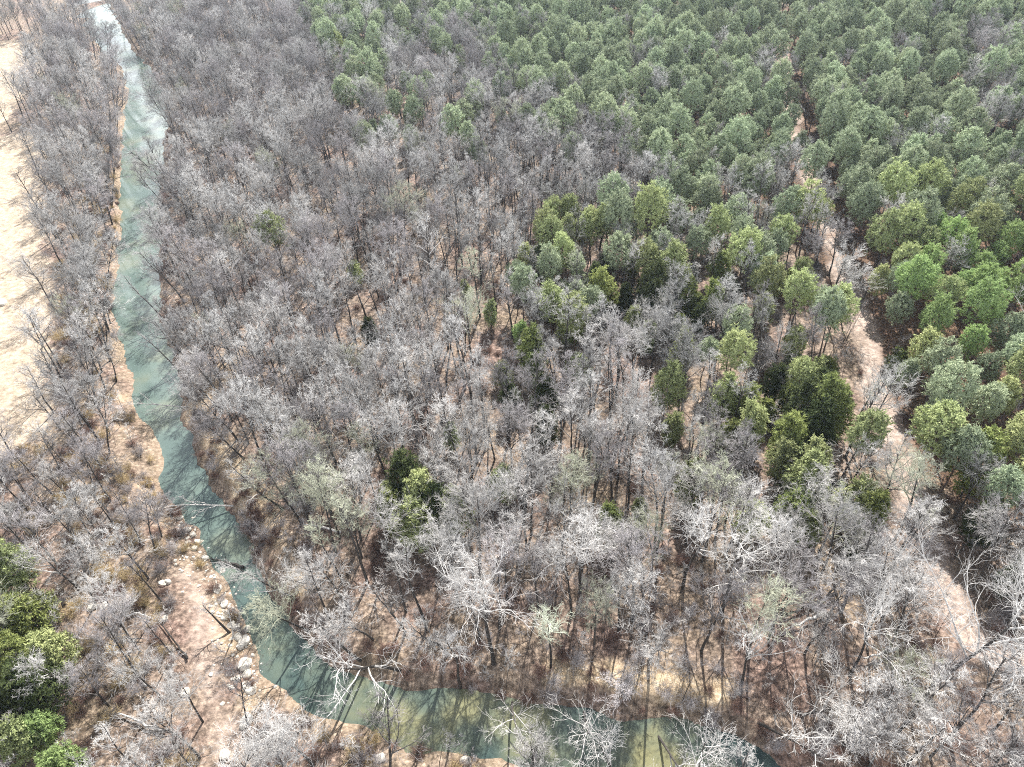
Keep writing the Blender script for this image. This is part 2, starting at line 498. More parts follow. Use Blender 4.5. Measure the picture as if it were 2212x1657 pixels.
# ------------------------------------------------------------------ tree builders (all return meshes at the origin)
def bare_tree(seed, H, spread=1.0, limbs=11, base=.42, twig=1.0, lean=0.0, dens=1.0, tr=.0135, droop=0.0, fork=False, tmat=TW_GREY, bmat=BARK, hero=False):
    """trunk mesh, crown mesh(es); limbs, boughs, branchlets and twigs each a tapering tube"""
    r = np.random.default_rng(seed)
    tp = grow(np.zeros((1, 3)), np.array([[lean, 0, 1.0]]), np.array([H * (.72 if fork else .94)]), 9, .05, .05, r)
    tv, tq = tubes(tp, np.array([H * tr]), np.array([H * tr * .22]), 7, .8)
    # limbs
    p, d, t, _ = sprout(tp, limbs, base, 1.0, R(35), R(68), r)
    d = unit(d + np.array([0, 0, .28 - droop]))
    prof = np.clip(1.15 - .75 * (t - base) / (1 - base), .3, 1.2)
    L = H * .36 * spread * prof * r.uniform(.7, 1.2, len(t))
    l1 = grow(p, d, L, 6, .16, .07 - droop * .25, r)
    r1 = H * tr * .42 * (1.15 - .55 * t)
    groups = []
    v1, q1 = tubes(l1, r1, r1 * .28, 5 if not hero else 6)
    n2 = max(3, int(round(7 * dens)))
    p, d, t, par1 = sprout(l1, n2, .18, 1.0, R(28), R(62), r)
    L2 = L[par1] * .46 * r.uniform(.6, 1.2, len(t)) * (1.15 - .4 * t)
    l2_ = grow(p, unit(d + [0, 0, .12 - droop * .3]), L2, 4, .17, .05 - droop * .2, r)
    r2_ = np.maximum(r1[par1] * .42 * (1.1 - .5 * t), .011 * twig)
    v2, q2 = tubes(l2_, r2_, r2_ * .4, 4 if hero else 3)
    n3 = max(3, int(round(5 * dens)))
    p, d, t, par2 = sprout(l2_, n3, .2, 1.0, R(25), R(60), r)
    L3 = np.clip(L2[par2] * .52 * r.uniform(.6, 1.25, len(t)), .35, 2.2)
    l3 = grow(p, unit(d + [0, 0, .10 - droop * .3]), L3, 3, .16, .05, r)
    r3 = np.full(len(t), .0125 * twig)
    v3, q3 = tubes(l3, r3, r3 * .55, 3)
    n4 = max(2, int(round(4 * dens)))
    p, d, t, par3 = sprout(l3, n4, .15, 1.0, R(22), R(55), r)
    L4 = np.clip(L3[par3] * .6 * r.uniform(.6, 1.3, len(t)), .22, 1.1)
    l4 = grow(p, d, L4, 2, 0, 0, r)
    r4 = np.full(len(t), .0095 * twig)
    v4, q4 = tubes(l4, r4, r4 * .5, 3)
    trunk = (tv, tq)
    if not hero:
        return trunk, (*join([(v1, q1), (v2, q2), (v3, q3), (v4, q4)]), len(q1) + len(q2))
    g2, g3 = par1, par1[par2]
    g4 = g3[par3]
    out = []
    def pick(v, q, N, sel):
        vv = v.reshape(N, -1, 3)[sel]
        qq = q.reshape(N, -1, 4)
        base_ = qq[0]
        m = vv.shape[1]
        return vv.reshape(-1, 3), (base_[None] + (np.arange(len(sel)) * m)[:, None, None]).reshape(-1, 4)
    for i in range(len(l1)):
        limb = pick(v1, q1, len(l1), np.array([i]))
        tw = join([pick(v2, q2, len(l2_), np.where(g2 == i)[0]), pick(v3, q3, len(l3), np.where(g3 == i)[0]), pick(v4, q4, len(l4), np.where(g4 == i)[0])])
        out.append((limb, tw))
    return trunk, out

def needles(p, d, length, width, per, r, cone=1.0, centre=None):
    """PER thin triangles bristling from every point P around direction D, their flats mostly facing away from CENTRE"""
    N = len(p)
    dd = unit(np.repeat(d, per, 0) + cone * r.normal(size=(N * per, 3)))
    pp = np.repeat(p, per, 0) + r.normal(0, length * .30, (N * per, 3))
    out = unit(pp - centre) + .28 * r.normal(size=dd.shape)
    side = unit(np.cross(dd, out))
    ln = length * r.uniform(.6, 1.3, (N * per, 1))
    w = width * r.uniform(.7, 1.3, (N * per, 1))
    v = np.stack([pp - side * w, pp + side * w, pp + dd * ln], 1).reshape(-1, 3)
    return v, np.arange(len(v)).reshape(-1, 3)

def conifer(seed, H, width, base=.38, nb=34, per=9, needle=(.40, .085, 9), shape='pine', lean=0.0):
    r = np.random.default_rng(seed)
    tp = grow(np.zeros((1, 3)), np.array([[lean, 0, 1.0]]), np.array([H * .97]), 7, .03, .05, r)
    tv, tq = tubes(tp, np.array([H * .0115]), np.array([.02]), 6)
    p, d, t, _ = sprout(tp, nb, base, .995, R(60), R(88), r)
    s = (t - base) / (1 - base)
    if shape == 'pine':
        prof = np.sqrt(np.clip(1 - (s * 1.02 - .22) ** 2 / .70, .03, 1)) * r.uniform(.65, 1.15, len(t))
        d = unit(d + np.stack([0 * s, 0 * s, .05 + .9 * s], 1))
    else:
        prof = np.sqrt(np.clip(1 - (s * 1.02 - .3) ** 2 / .55, .03, 1)) * np.clip(.6 + s * 2, 0, 1) * r.uniform(.7, 1.15, len(t))
        d = unit(d + np.stack([0 * s, 0 * s, .35 + .7 * s], 1))
    L = width * .5 * prof
    l1 = grow(p, d, L, 4, .12, .10, r)
    v1, q1 = tubes(l1, np.clip(L * .018, .012, .06), np.full(len(L), .008), 3)
    p2, d2, t2, par = sprout(l1, per, .45 if shape == 'pine' else .35, 1.05, R(15), R(60), r)
    d2 = unit(d2 + np.array([0, 0, .25]))
    tips = p2 + d2 * (np.clip(L[par] * .22, .08, .5) * r.uniform(.2, 1.1, len(p2)))[:, None]
    # sprays that fill out the crown's domed outline, in lumps
    ns = 430 if shape == 'pine' else 460
    c0 = np.array([tp[0, -1, 0] * .6, tp[0, -1, 1] * .6, H * (base + 1) / 2 * (1.0 if shape == 'pine' else .97)])
    lump = unit(r.normal(size=(13, 3)))
    amp = r.uniform(.55, 1.12, 13)
    q = unit(r.normal(size=(ns, 3)) * np.array([1, 1, .9]) + np.array([0, 0, .35]))
    qd = q @ lump.T
    near = np.max(qd, axis=1)
    amp = amp[np.argmax(qd, axis=1)]
    rr = (.52 + .58 * amp * smooth(.5, .98, near)) * (1 - .3 * r.random(ns) ** 1.5) + .10 * (r.random(ns) > .9)
    rad = np.array([width * .47, width * .47, H * (1 - base) / 2 * .98])
    if shape != 'pine':
        rad = rad * np.stack([1.05 - .35 * np.clip(q[:, 2], 0, 1)] * 2 + [np.ones(ns)], 1)
    sp_ = c0 + q * rad * rr[:, None]
    tips = np.vstack([tips[::2], sp_])
    d2 = np.vstack([d2[::2], unit(q + .5 * r.normal(size=q.shape) + np.array([0, 0, .5]))])
    nv, ntr = needles(tips, d2, needle[0], needle[1], needle[2], r, centre=np.array([0, 0, H * (base * .6 + .36)]))
    v = np.vstack([v1, nv])
    return (tv, tq), (v, q1, ntr + len(v1))

def shrub_mesh(seed, h, w, stems=26, twigs=6):
    r = np.random.default_rng(seed)
    p = np.c_[r.normal(0, w * .16, (stems, 2)), np.zeros(stems)]
    d = np.c_[r.normal(0, .45 * w / h, (stems, 2)), np.ones(stems)]
    L = h * r.uniform(.6, 1.15, stems)
    l1 = grow(p, d, L, 4, .16, -.02, r)
    a = tubes(l1, np.full(stems, .017), np.full(stems, .007), 3)
    p, d, t, par = sprout(l1, twigs, .25, 1, R(25), R(65), r)
    l2_ = grow(p, d, L[par] * .42 * r.uniform(.5, 1.2, len(t)), 3, .2, .03, r)
    c_ = tubes(l2_, np.full(len(t), .010), np.full(len(t), .005), 3)
    p, d, t, par2 = sprout(l2_, 4, .2, 1, R(25), R(65), r)
    l3 = grow(p, d, .2 + .25 * r.random(len(t)), 2, 0, 0, r)
    e = tubes(l3, np.full(len(t), .007), np.full(len(t), .003), 3)
    return join([a, c_, e])

BARE_SHAPES = ['upright', 'spreading', 'slender', 'round-crowned', 'forked', 'ragged', 'wide-crowned', 'big-domed']
bare_geo = []
for i, kw in enumerate([dict(H=13, spread=.72, base=.52), dict(H=12.5, spread=1.0, base=.38, limbs=12), dict(H=14, spread=.52, base=.60, limbs=10, dens=.9),
                        dict(H=12, spread=.9, base=.45, limbs=13), dict(H=13, spread=.95, base=.36, limbs=10, fork=True), dict(H=13, spread=.8, base=.34, limbs=9, dens=.85),
                        dict(H=12.5, spread=1.12, base=.40, limbs=13, tr=.0135, twig=1.15), dict(H=13, spread=1.0, base=.46, limbs=15, tr=.013, twig=1.15)]):
    for k in range(2):
        bare_geo.append((i, bare_tree(100 + 7 * i + k, **kw)))
BARE_TONES = [('pale', TW_PALE), ('grey', TW_GREY), ('brown', TW_BROWN), ('mossy', TW_MOSS)]
bare_meshes = {}
for tone, m in BARE_TONES:
    for j, (shape, (tr_, cr)) in enumerate(bare_geo):
        if tone == 'pale' :
            bare_meshes[('trunk', j)] = make_mesh('trunk', tr_[0], tr_[1], mats=[BARK], smooth_q=True)
        bare_meshes[(tone, j)] = make_mesh('crown', cr[0], cr[1], mats=[m if tone in ('pale', 'mossy') and j % 2 else LIMB, m], qmat=(np.arange(len(cr[1])) >= cr[2]).astype(int))
pine_geo = [conifer(300 + i, H, w, base=bs, nb=nb) for i, (H, w, bs, nb) in enumerate([(14, 5.5, .42, 40), (14.5, 4.9, .48, 36), (12.5, 6.0, .42, 40), (14, 5.6, .5, 38), (12, 4.7, .36, 36), (15, 6.3, .5, 40)])]
cedar_geo = [conifer(400 + i, H, w, base=.06, nb=80, per=9, needle=(.34, .08, 9), shape='cedar') for i, (H, w) in enumerate([(9, 4.6), (8, 3.9), (9.5, 5.2), (6.5, 5.0)])]
con_meshes = {}
for tone, m in (('deep green', NEEDLE), ('yellow-green', NEEDLE_YEL), ('bright green', NEEDLE_LIME)):
    for j, (tr_, cr) in enumerate(pine_geo):
        con_meshes[('pine', 'trunk', j)] = con_meshes.get(('pine', 'trunk', j)) or make_mesh('trunk', tr_[0], tr_[1], mats=[PINEBARK], smooth_q=True)
        con_meshes[('pine', tone, j)] = make_mesh('crown', cr[0], cr[1], cr[2], mats=[PINEBARK, m], qmat=0, tmat=1)
for tone, m in (('blackish green', NEEDLE_BK), ('dark green', NEEDLE_DK), ('yellow-green', NEEDLE_YEL), ('bright green', NEEDLE_LIME)):
    for j, (tr_, cr) in enumerate(cedar_geo):
        con_meshes[('cedar', 'trunk', j)] = con_meshes.get(('cedar', 'trunk', j)) or make_mesh('trunk', tr_[0], tr_[1], mats=[BARK], smooth_q=True)
        con_meshes[('cedar', tone, j)] = make_mesh('crown', cr[0], cr[1], cr[2], mats=[BARK, m], qmat=0, tmat=1)

# ------------------------------------------------------------------ where the trees stand
PINE_ZONE = [(600, -200), (640, 10), (690, 90), (730, 170), (800, 215), (900, 190), (1000, 180), (1090, 210), (1160, 190), (1250, 250), (1330, 310), (1420, 330), (1500, 400),
             (1640, 420), (1700, 330), (1760, 380), (1800, 470), (1850, 560), (1880, 640), (1935, 760), (1965, 860), (2020, 960), (2090, 1060), (2180, 1090), (2500, 1110), (2500, -200)]
GAPS = [[(960, 30), (1075, 30), (1075, 210), (960, 210)], [(2085, 60), (2185, 60), (2190, 250), (2090, 250)], [(1350, 130), (1420, 130), (1420, 200), (1350, 200)],
        [(2090, 220), (2212, 240), (2212, 275), (2090, 270)], [(840, 80), (960, 100), (960, 190), (840, 190)]]
MIX_ZONE = [(1330, 300), (1500, 380), (1640, 420), (1790, 440), (1850, 560), (1880, 700), (1860, 900), (1830, 980), (1740, 960), (1640, 880), (1520, 760), (1400, 660), (1250, 690), (1130, 690), (1090, 600),
            (1130, 500), (1180, 430), (1330, 440), (1420, 420), (1400, 380)]
CEDAR_A = [(1630, 690), (1850, 690), (1860, 950), (1800, 1000), (1700, 960), (1620, 860)]
CEDAR_B = [(1150, 570), (1470, 580), (1640, 600), (1640, 690), (1400, 670), (1160, 660)]
CEDAR_C = [(1700, 960), (1900, 1000), (1910, 1120), (1840, 1140), (1690, 1090)]
LIME = [(2020, 480), (2300, 490), (2300, 740), (2060, 760), (1960, 660)]
SPARSE_R = [(1960, 880), (2300, 1000), (2300, 1200), (2060, 1180)]

cell = 2.5
xs, ys = np.meshgrid(np.arange(-260, 260, cell), np.arange(17, 330, cell))
xs = (xs + rng.uniform(-.47, .47, xs.shape) * cell).ravel()
ys = (ys + rng.uniform(-.47, .47, ys.shape) * cell).ravel()
u0, v0, dep = proj(xs, ys, 0)
keep = (u0 > -330) & (u0 < 2540) & (v0 > -45) & (v0 < 2150)
xs, ys = xs[keep], ys[keep]
sdist, lft = river_sd(xs, ys)
dtrail = dist_line(xs, ys, TRAIL)
dpath = dist_line(xs, ys, PATH)
infield = in_poly(xs, ys, FIELD1) | in_poly(xs, ys, FIELD2)
dsand = np.minimum(dist_line(xs, ys, SANDR), dist_line(xs, ys, SANDL))
dsb = dist_line(xs, ys, SANDB)
droad = np.minimum(dist_line(xs, ys, ROADTOP), dist_line(xs, ys, ROADTOP2))
okp = (sdist > .6) & ~infield & (dtrail > 2.3) & (dpath > 1.4) & (dsand > 1.6) & (dsb > 1.3) & (droad > 3)
xs, ys, sdist, lft, dtrail = xs[okp], ys[okp], sdist[okp], lft[okp], dtrail[okp]
zs = height(xs, ys)
uc, vc, dep = proj(xs, ys, zs + 8.5)
ub, vb, _ = proj(xs, ys, zs)
rnd = rng.random(len(xs))
inz = lambda P: in_poly(uc, vc, P)
pp, cpb = np.zeros(len(xs)), np.zeros(len(xs))
pp[inz(PINE_ZONE)] = .86
tw_ = inz(PINE_ZONE) & (uc < 1090)
pp[tw_] = .50
for g in GAPS:
    pp[inz(g)] = .10
mz = inz(MIX_ZONE) & ~inz(PINE_ZONE)
pp[mz], cpb[mz] = .34, .10
za = inz(CEDAR_A); pp[za], cpb[za] = .08, .55
zb = inz(CEDAR_B); pp[zb], cpb[zb] = .10, .45
zc = inz(CEDAR_C); pp[zc], cpb[zc] = .05, .40
zr = inz(SPARSE_R); pp[zr], cpb[zr] = .55, .15
zmid = in_poly(uc, vc, [(700, 150), (1330, 190), (1330, 330), (900, 320), (740, 300)]) & ~inz(PINE_ZONE)
pp[zmid] = .10
zsc = in_poly(uc, vc, [(1080, 690), (1640, 690), (1700, 960), (1400, 1120), (1080, 980)]) & ~za & ~mz
cpb[zsc] = .045
zrt = in_poly(uc, vc, [(1840, 560), (2300, 700), (2300, 1150), (2080, 1100)])
cpb[zrt] = np.maximum(cpb[zrt], .10)
near_t = dtrail < 4.5
pp[near_t & (vc > 620)] *= .45
cpb[near_t & (vc > 620)] *= .5
kind = np.where(rnd < pp, 1, np.where(rnd < pp + cpb, 2, 0))
left_low = (uc < 480) & (vc > 880)
dens_keep = np.ones(len(xs))
dens_keep[(kind == 0) & left_low] = .55
dens_keep[(kind == 0) & (vc > 950) & ~left_low] = .74
dens_keep[(kind == 0) & (vc > 1250) & ~left_low] = .60
dens_keep[(kind == 0) & (vb > 1450) & (uc > 500) & (uc < 1000) & lft] = .35
dens_keep[(kind == 0) & (sdist < 5) & lft & (vc > 700)] *= .45
dens_keep[(kind == 0) & (sdist < 5) & ~lft] = .55
dens_keep[(kind == 0) & lft & (vb > 1440) & (uc > 480) & (ub < 1280)] = .10
dens_keep[kind == 1] = 1.0
clump = vnoise(xs, ys, 9, 77)
dens_keep[kind == 0] *= np.clip(.68 + .8 * clump[kind == 0], 0, 1)
sel = rng.random(len(xs)) < dens_keep
# no two trees closer than their crowns allow
NEAR = {0: 2.05, 1: 3.7, 2: 2.7, 3: 3.1}
RIVER_PX = LB + RB[::-1]
TRAIL_L = [(u - 22 - 20 * smooth(300, 1100, v), v) for u, v in TRAIL_PX]
TRAIL_R = [(u + 22 + 20 * smooth(300, 1100, v), v) for u, v in TRAIL_PX]
TRAIL_AREA = TRAIL_L + TRAIL_R[::-1]
hid_r, hid_t = np.zeros(len(xs)), np.zeros(len(xs))
for hh in (3.5, 6.5, 9.5):
    a_, b_, _ = proj(xs, ys, zs + hh)
    hid_r += in_poly(a_, b_, RIVER_PX)
    hid_t += in_poly(a_, b_, TRAIL_AREA)
FIELD1_PX = [(-400, 345), (40, 290), (98, 285), (92, 360), (88, 450), (98, 540), (104, 640), (122, 740), (118, 850), (60, 900), (-400, 930)]
FIELD2_PX = [(-400, 170), (60, 80), (118, 78), (100, 130), (58, 200), (10, 262), (-400, 330)]
hid_f = np.zeros(len(xs))
for hh in (4, 7, 10):
    a_, b_, _ = proj(xs, ys, zs + hh)
    hid_f += in_poly(a_, b_, FIELD1_PX) + in_poly(a_, b_, FIELD2_PX)
drop = ((hid_f >= 1) & (rng.random(len(xs)) < np.where(hid_f > 1, .85, .5))) | ((hid_r >= 2) & (rng.random(len(xs)) < .78)) | ((hid_r == 1) & (rng.random(len(xs)) < .3)) | ((hid_t >= 1) & (ub > 1500) & (rng.random(len(xs)) < np.where(kind > 0, .85, .68)))
sel &= ~drop
spots = {}
def free(x, y, k):
    cx, cy = int(x // 5), int(y // 5)
    for a in (-1, 0, 1):
        for b_ in (-1, 0, 1):
            for (px, py, pk) in spots.get((cx + a, cy + b_), ()):
                if math.hypot(px - x, py - y) < (NEAR[k] + NEAR[pk]) / 2: return False
    spots.setdefault((cx, cy), []).append((x, y, k))
    return True
trees = []
order_ = rng.permutation(np.where(sel)[0])
for i in np.concatenate([order_[kind[order_] > 0], order_[kind[order_] == 0]]):
    big_wood = kind[i] == 0 and vc[i] < 640 and uc[i] < 1000 + 150 * (vnoise([xs[i]], [ys[i]], 20, 4)[0] - .5)
    if not free(xs[i], ys[i], 3 if big_wood else int(kind[i])): continue
    x, y, u, v = xs[i], ys[i], uc[i], vc[i]
    k = kind[i]
    rz = rng.uniform(0, 6.283)
    sc = rng.uniform(.82, 1.18)
    tilt = (rng.normal(0, .035), rng.normal(0, .035))
    if k == 0:
        j = int(rng.integers(0, 12)) if rng.random() > .12 + .5 * smooth(850, 1200, v) else int(rng.integers(12, 16))
        q = rng.random()
        low = smooth(500, 1350, v)
        if q < .10 + .50 * low + .12 * (u > 1500): tone = 'pale'
        elif q < .80 - .10 * low - .30 * smooth(420, 120, v): tone = 'grey'
        else: tone = 'brown'
        if left_low[i]: tone = 'brown' if rng.random() < .5 else ('pale' if rng.random() < .5 else 'grey')
        if rng.random() < (.13 if 900 < v < 1450 and 550 < u < 1500 else .03): tone = 'mossy'
        if big_wood:
            sc = rng.uniform(.75, 1.3)
            if rng.random() < .5: j = int(rng.integers(12, 16))
        if sdist[i] < 7: sc *= .95
        if v > 1150: sc *= 1.02
        if 950 < u < 1650 and 230 < v < 900 and rng.random() < .7:
            j = int(rng.choice([0, 1, 4, 5, 4, 5]))
            sc *= rng.uniform(.85, 1.1)
        if left_low[i]: sc *= .82
        if sdist[i] < 6:                       # bank trees lean out over the water
            e = .5
            g0 = river_sd(np.array([x - e, x + e, x, x]), np.array([y, y, y - e, y + e]))[0]
            gx_, gy_ = (g0[1] - g0[0]), (g0[3] - g0[2])
            m_ = math.hypot(gx_, gy_) + 1e-6
            a = rng.uniform(.05, .38)
            tilt = (gy_ / m_ * a, -gx_ / m_ * a)
        trees.append(['bare', tone, j, x, y, zs[i], rz, sc, tilt])
    elif k == 1:
        tone = 'deep green'
        if in_poly([u], [v], LIME)[0] and rng.random() < .8: tone = 'bright green'
        elif v > 420 and rng.random() < .55: tone = 'yellow-green'
        trees.append(['pine', tone, int(rng.integers(0, len(pine_geo))), x, y, zs[i], rz, rng.uniform(.70, 1.15) * (1 - .14 * smooth(450, 800, v)), tilt])
    else:
        q = rng.random()
        tone = 'blackish green' if q < .35 else 'dark green' if q < .78 else 'yellow-green'
        if in_poly([u], [v], LIME)[0]: tone = 'bright green'
        trees.append(['cedar', tone, int(rng.integers(0, len(cedar_geo))), x, y, zs[i], rz, rng.uniform(.6, 1.1), tilt])

def place_crown(u, v, hc):
    """ground spot of a tree whose crown centre, HC above its foot, is seen at u, v"""
    return ground(u, v, hc)

# trees one can tell by their colour among the bare woods: (u, v of the crown's middle, kind, tone, variant, scale)
SPECIAL = [(878, 1052, 'cedar', 'blackish green', 2, 1.15), (905, 1085, 'cedar', 'yellow-green', 0, 1.1), (845, 1080, 'cedar', 'yellow-green', 1, 1.0), (935, 1100, 'cedar', 'blackish green', 2, .95),
           (968, 1085, 'cedar', 'yellow-green', 3, 1.1), (885, 1120, 'cedar', 'yellow-green', 3, 1.2), (860, 1110, 'cedar', 'dark green', 0, .9),
           (582, 490, 'pine', 'yellow-green', 2, 1.0), (796, 712, 'cedar', 'blackish green', 1, .8), (1125, 712, 'pine', 'bright green', 4, .62),
           (1156, 765, 'cedar', 'dark green', 0, 1.05), (1152, 800, 'cedar', 'dark green', 1, .9), (1083, 800, 'cedar', 'yellow-green', 3, .7), (1182, 862, 'cedar', 'blackish green', 0, 1.0), (1180, 920, 'cedar', 'blackish green', 1, .95),
           (975, 940, 'cedar', 'yellow-green', 1, .7), (1450, 935, 'cedar', 'yellow-green', 0, .75), (1440, 845, 'cedar', 'yellow-green', 2, 1.0), (1560, 870, 'cedar', 'yellow-green', 2, .95), (1605, 880, 'cedar', 'dark green', 0, .95),
           (1740, 895, 'cedar', 'blackish green', 2, 1.15), (1790, 900, 'cedar', 'dark green', 2, 1.3), (1765, 940, 'cedar', 'blackish green', 0, 1.2), (1760, 1000, 'cedar', 'yellow-green', 0, 1.0), (1735, 1050, 'cedar', 'yellow-green', 2, 1.1), (1720, 1090, 'cedar', 'dark green', 3, 1.1),
           (1880, 1110, 'cedar', 'dark green', 1, 1.1), (1850, 1070, 'cedar', 'yellow-green', 3, 1.2), (1625, 1115, 'cedar', 'yellow-green', 3, .9), (1384, 1100, 'cedar', 'yellow-green', 1, .6),
           (765, 578, 'cedar', 'yellow-green', 3, .7), (1005, 625, 'cedar', 'yellow-green', 1, .6), (1060, 680, 'cedar', 'yellow-green', 0, .65),
           (1190, 470, 'pine', 'yellow-green', 0, .8), (1232, 460, 'pine', 'yellow-green', 1, .8), (1275, 478, 'pine', 'yellow-green', 2, .9), (1312, 486, 'pine', 'yellow-green', 3, .9), (1190, 520, 'pine', 'yellow-green', 5, .85),
           (1410, 635, 'cedar', 'blackish green', 2, 1.2), (1300, 640, 'cedar', 'dark green', 2, 1.1), (1245, 630, 'pine', 'deep green', 4, .8),
           (30, 1330, 'cedar', 'dark green', 3, 1.1), (85, 1300, 'cedar', 'yellow-green', 3, .8), (20, 1420, 'cedar', 'dark green', 2, .95), (60, 1470, 'cedar', 'blackish green', 3, 1.2), (20, 1530, 'cedar', 'blackish green', 3, 1.1), (95, 1410, 'cedar', 'yellow-green', 3, 1.0),
           (30, 1590, 'cedar', 'yellow-green', 3, .9), (80, 1580, 'cedar', 'bright green', 3, .75), (135, 1648, 'cedar', 'bright green', 3, .9), (15, 1215, 'cedar', 'yellow-green', 3, 1.2),
           (725, 95, 'pine', 'yellow-green', 0, 1.0), (745, 190, 'pine', 'deep green', 2, 1.05), (955, 95, 'pine', 'deep green', 0, 1.0), (850, 230, 'pine', 'deep green', 1, .9), (808, 275, 'pine', 'deep green', 4, .85), (840, 265, 'pine', 'deep green', 4, .85), (886, 288, 'pine', 'deep green', 4, .8),
           (2035, 915, 'pine', 'yellow-green', 2, 1.05), (2110, 1010, 'cedar', 'dark green', 2, 1.2)]
for u, v, k, tone, j, s in SPECIAL:
    hc = (9.6 if k == 'pine' else 4.6) * s
    x, y = place_crown(u, v, hc)
    if k == 'cedar' :
        trees = [t for t in trees if len(t) > 9 or not (math.hypot(t[3] - x, t[4] - y) < 2.2)]
    z = float(height([x], [y])[0])
    def hides(t):
        if t[0] != 'bare' or t[4] > y or y - t[4] > 16: return False
        a_, b_, _ = proj(t[3], t[4], t[5] + 8)
        return abs(a_ - u) < 34 and abs(b_ - v) < 60
    trees = [t for t in trees if not (hides(t) and rng.random() < .8)]
    trees.append([k, tone, j, x, y, z, rng.uniform(0, 6.28), s, (0, 0), 1])

# ------------------------------------------------------------------ one-of-a-kind trees
HEROES = []   # (u, v, phrase) landmarks
def hero(u, v, H, seed, label, tmat=WHITEBARK, bmat=BARK, tilt=(0, 0), name='bare_tree', place='base', cat='tree', group=None, **kw):
    x, y = ground(u, v, 0)
    z = float(height([x], [y])[0])
    root = empty(name, (x, y, z - .1), (tilt[0], tilt[1], 0))
    tag(root, label, cat, group)
    tr_, lim = bare_tree(seed, H, hero=True, tmat=tmat, bmat=bmat, twig=kw.pop('twig', .8), **kw)
    add('trunk', make_mesh('trunk', tr_[0], tr_[1], mats=[bmat], smooth_q=True), root)
    for (lv, lq), (tv, tq) in lim:
        lo = add('limb', make_mesh('limb', lv, lq, mats=[tmat], smooth_q=True), root)
        add('twigs', make_mesh('twigs', tv, tq, mats=[TW_WHITE if tmat is WHITEBARK else tmat]), lo)
    trees[:] = [t for t in trees if not (t[0] == 'bare' and math.hypot(t[3] - x, t[4] - y) < 3.2)]
    return root

hero(1066, 1432, 19, 501, 'tall white-limbed tree with wide round crown above the lower creek', spread=1.0, base=.55, limbs=14, tr=.014, dens=1.0)
hero(862, 1440, 15, 502, 'sprawling white-limbed tree with thick crooked limbs on the creek bend', spread=1.25, base=.40, limbs=9, tr=.017, dens=.8, tilt=(.35, -.30))
hero(2000, 1500, 21, 503, 'great white spreading tree beside the lower end of the trail', spread=1.2, base=.42, limbs=15, tr=.013, dens=1.0, tilt=(0, .10))
hero(1835, 1460, 15, 504, 'white round-crowned tree left of the great spreading trail tree', spread=1.0, base=.45, limbs=13, tr=.012)
hero(678, 1655, 15, 505, 'white brush-topped tree standing alone on the near creek bank', spread=.95, base=.42, limbs=14, tr=.012, dens=1.0, tilt=(.05, -.08))
hero(1190, 1442, 12, 506, 'frosty greenish slim tree above the pale sandy creek bank', tmat=wood('lichen_twigs', (.44, .48, .38), (.66, .70, .58), 3.0, .1), spread=.8, base=.5, limbs=12, dens=.9)
hero(1105, 1500, 11, 507, 'white drooping tree leaning off the bank above olive water', spread=1.1, base=.3, limbs=8, dens=.8, tilt=(.75, 0), droop=.25)
hero(1262, 1520, 11, 508, 'white tangled tree with an arching limb over the lower creek', spread=1.2, base=.25, limbs=8, dens=.7, tilt=(.7, -.1), droop=.25)
hero(1420, 1560, 12, 509, 'white tree bent steeply over the creek near the lower edge', spread=1.1, base=.3, limbs=8, dens=.7, tilt=(.85, .15), droop=.2)
hero(1640, 1560, 14, 510, 'white ragged tree leaning over the creek mouth at lower right', spread=1.0, base=.35, limbs=9, dens=.8, tilt=(.6, .15), droop=.15)
hero(1730, 1545, 13, 511, 'bleached forked tree above the sunny orange bank at lower right', spread=1.0, base=.3, limbs=10, tr=.014, fork=True, tilt=(.3, .15))
hero(1475, 1270, 17, 512, 'large white round-crowned tree right of the tall creek tree', spread=.9, base=.5, limbs=13, tr=.012)
hero(1560, 1320, 16, 513, 'broad dark-trunked tree with pale crown beside the shadowed gap', spread=1.1, base=.35, limbs=12, tr=.014)
hero(1600, 1480, 13, 518, 'pale crooked tree on the far bank above the creek mouth', spread=1.0, base=.4, limbs=10, dens=.9)
hero(1500, 1690, 13, 514, 'white tree rising in front of the creek at the bottom edge', spread=1.1, base=.35, limbs=12, dens=.85)
hero(1330, 1700, 12, 515, 'pale open-crowned tree in the creek shallows at the bottom', spread=1.1, base=.35, limbs=10, dens=.7)
hero(360, 690, 12, 516, 'dark slender tree leaning far out over the shining creek', tmat=TW_BROWN, spread=.7, base=.45, limbs=8, dens=.6, tilt=(-.25, -.62))
hero(384, 792, 12, 517, 'dark twin-stemmed tree leaning over the creek below the shining pool', tmat=TW_BROWN, spread=.6, base=.5, limbs=7, dens=.5, tilt=(-.15, -.45), fork=True)
hero(400, 872, 9, 519, 'white fallen tree stretching branches across the teal creek', spread=1.0, base=.3, limbs=8, dens=.55, tilt=(.10, -1.25), bmat=WHITEBARK, tr=.014)
hero(500, 1082, 10, 520, 'bleached fallen tree reaching over the creek in two long limbs', spread=.9, base=.2, limbs=7, dens=.5, tilt=(.15, -1.25), bmat=WHITEBARK, tr=.014)
hero(172, 1272, 13, 521, 'grey twin-trunked tree leaning left beside the dark cedars', tmat=TW_PALE, spread=.8, base=.4, limbs=10, tilt=(0, -.22), fork=True, tr=.014)
hero(165, 1500, 9, 522, 'white dome-shaped tree between dark cedars and red litter', spread=1.1, base=.35, limbs=12)
hero(640, 1290, 11, 523, 'grey many-stemmed tree arching left over the creek narrows', tmat=TW_PALE, spread=1.0, base=.3, limbs=10, tilt=(-.05, -.6))
hero(490, 1356, 6, 524, 'short dark curved tree among the pale boulders by the creek', tmat=TW_PALE, spread=.7, base=.6, limbs=6, dens=.6, tilt=(-.1, -.35), tr=.03)
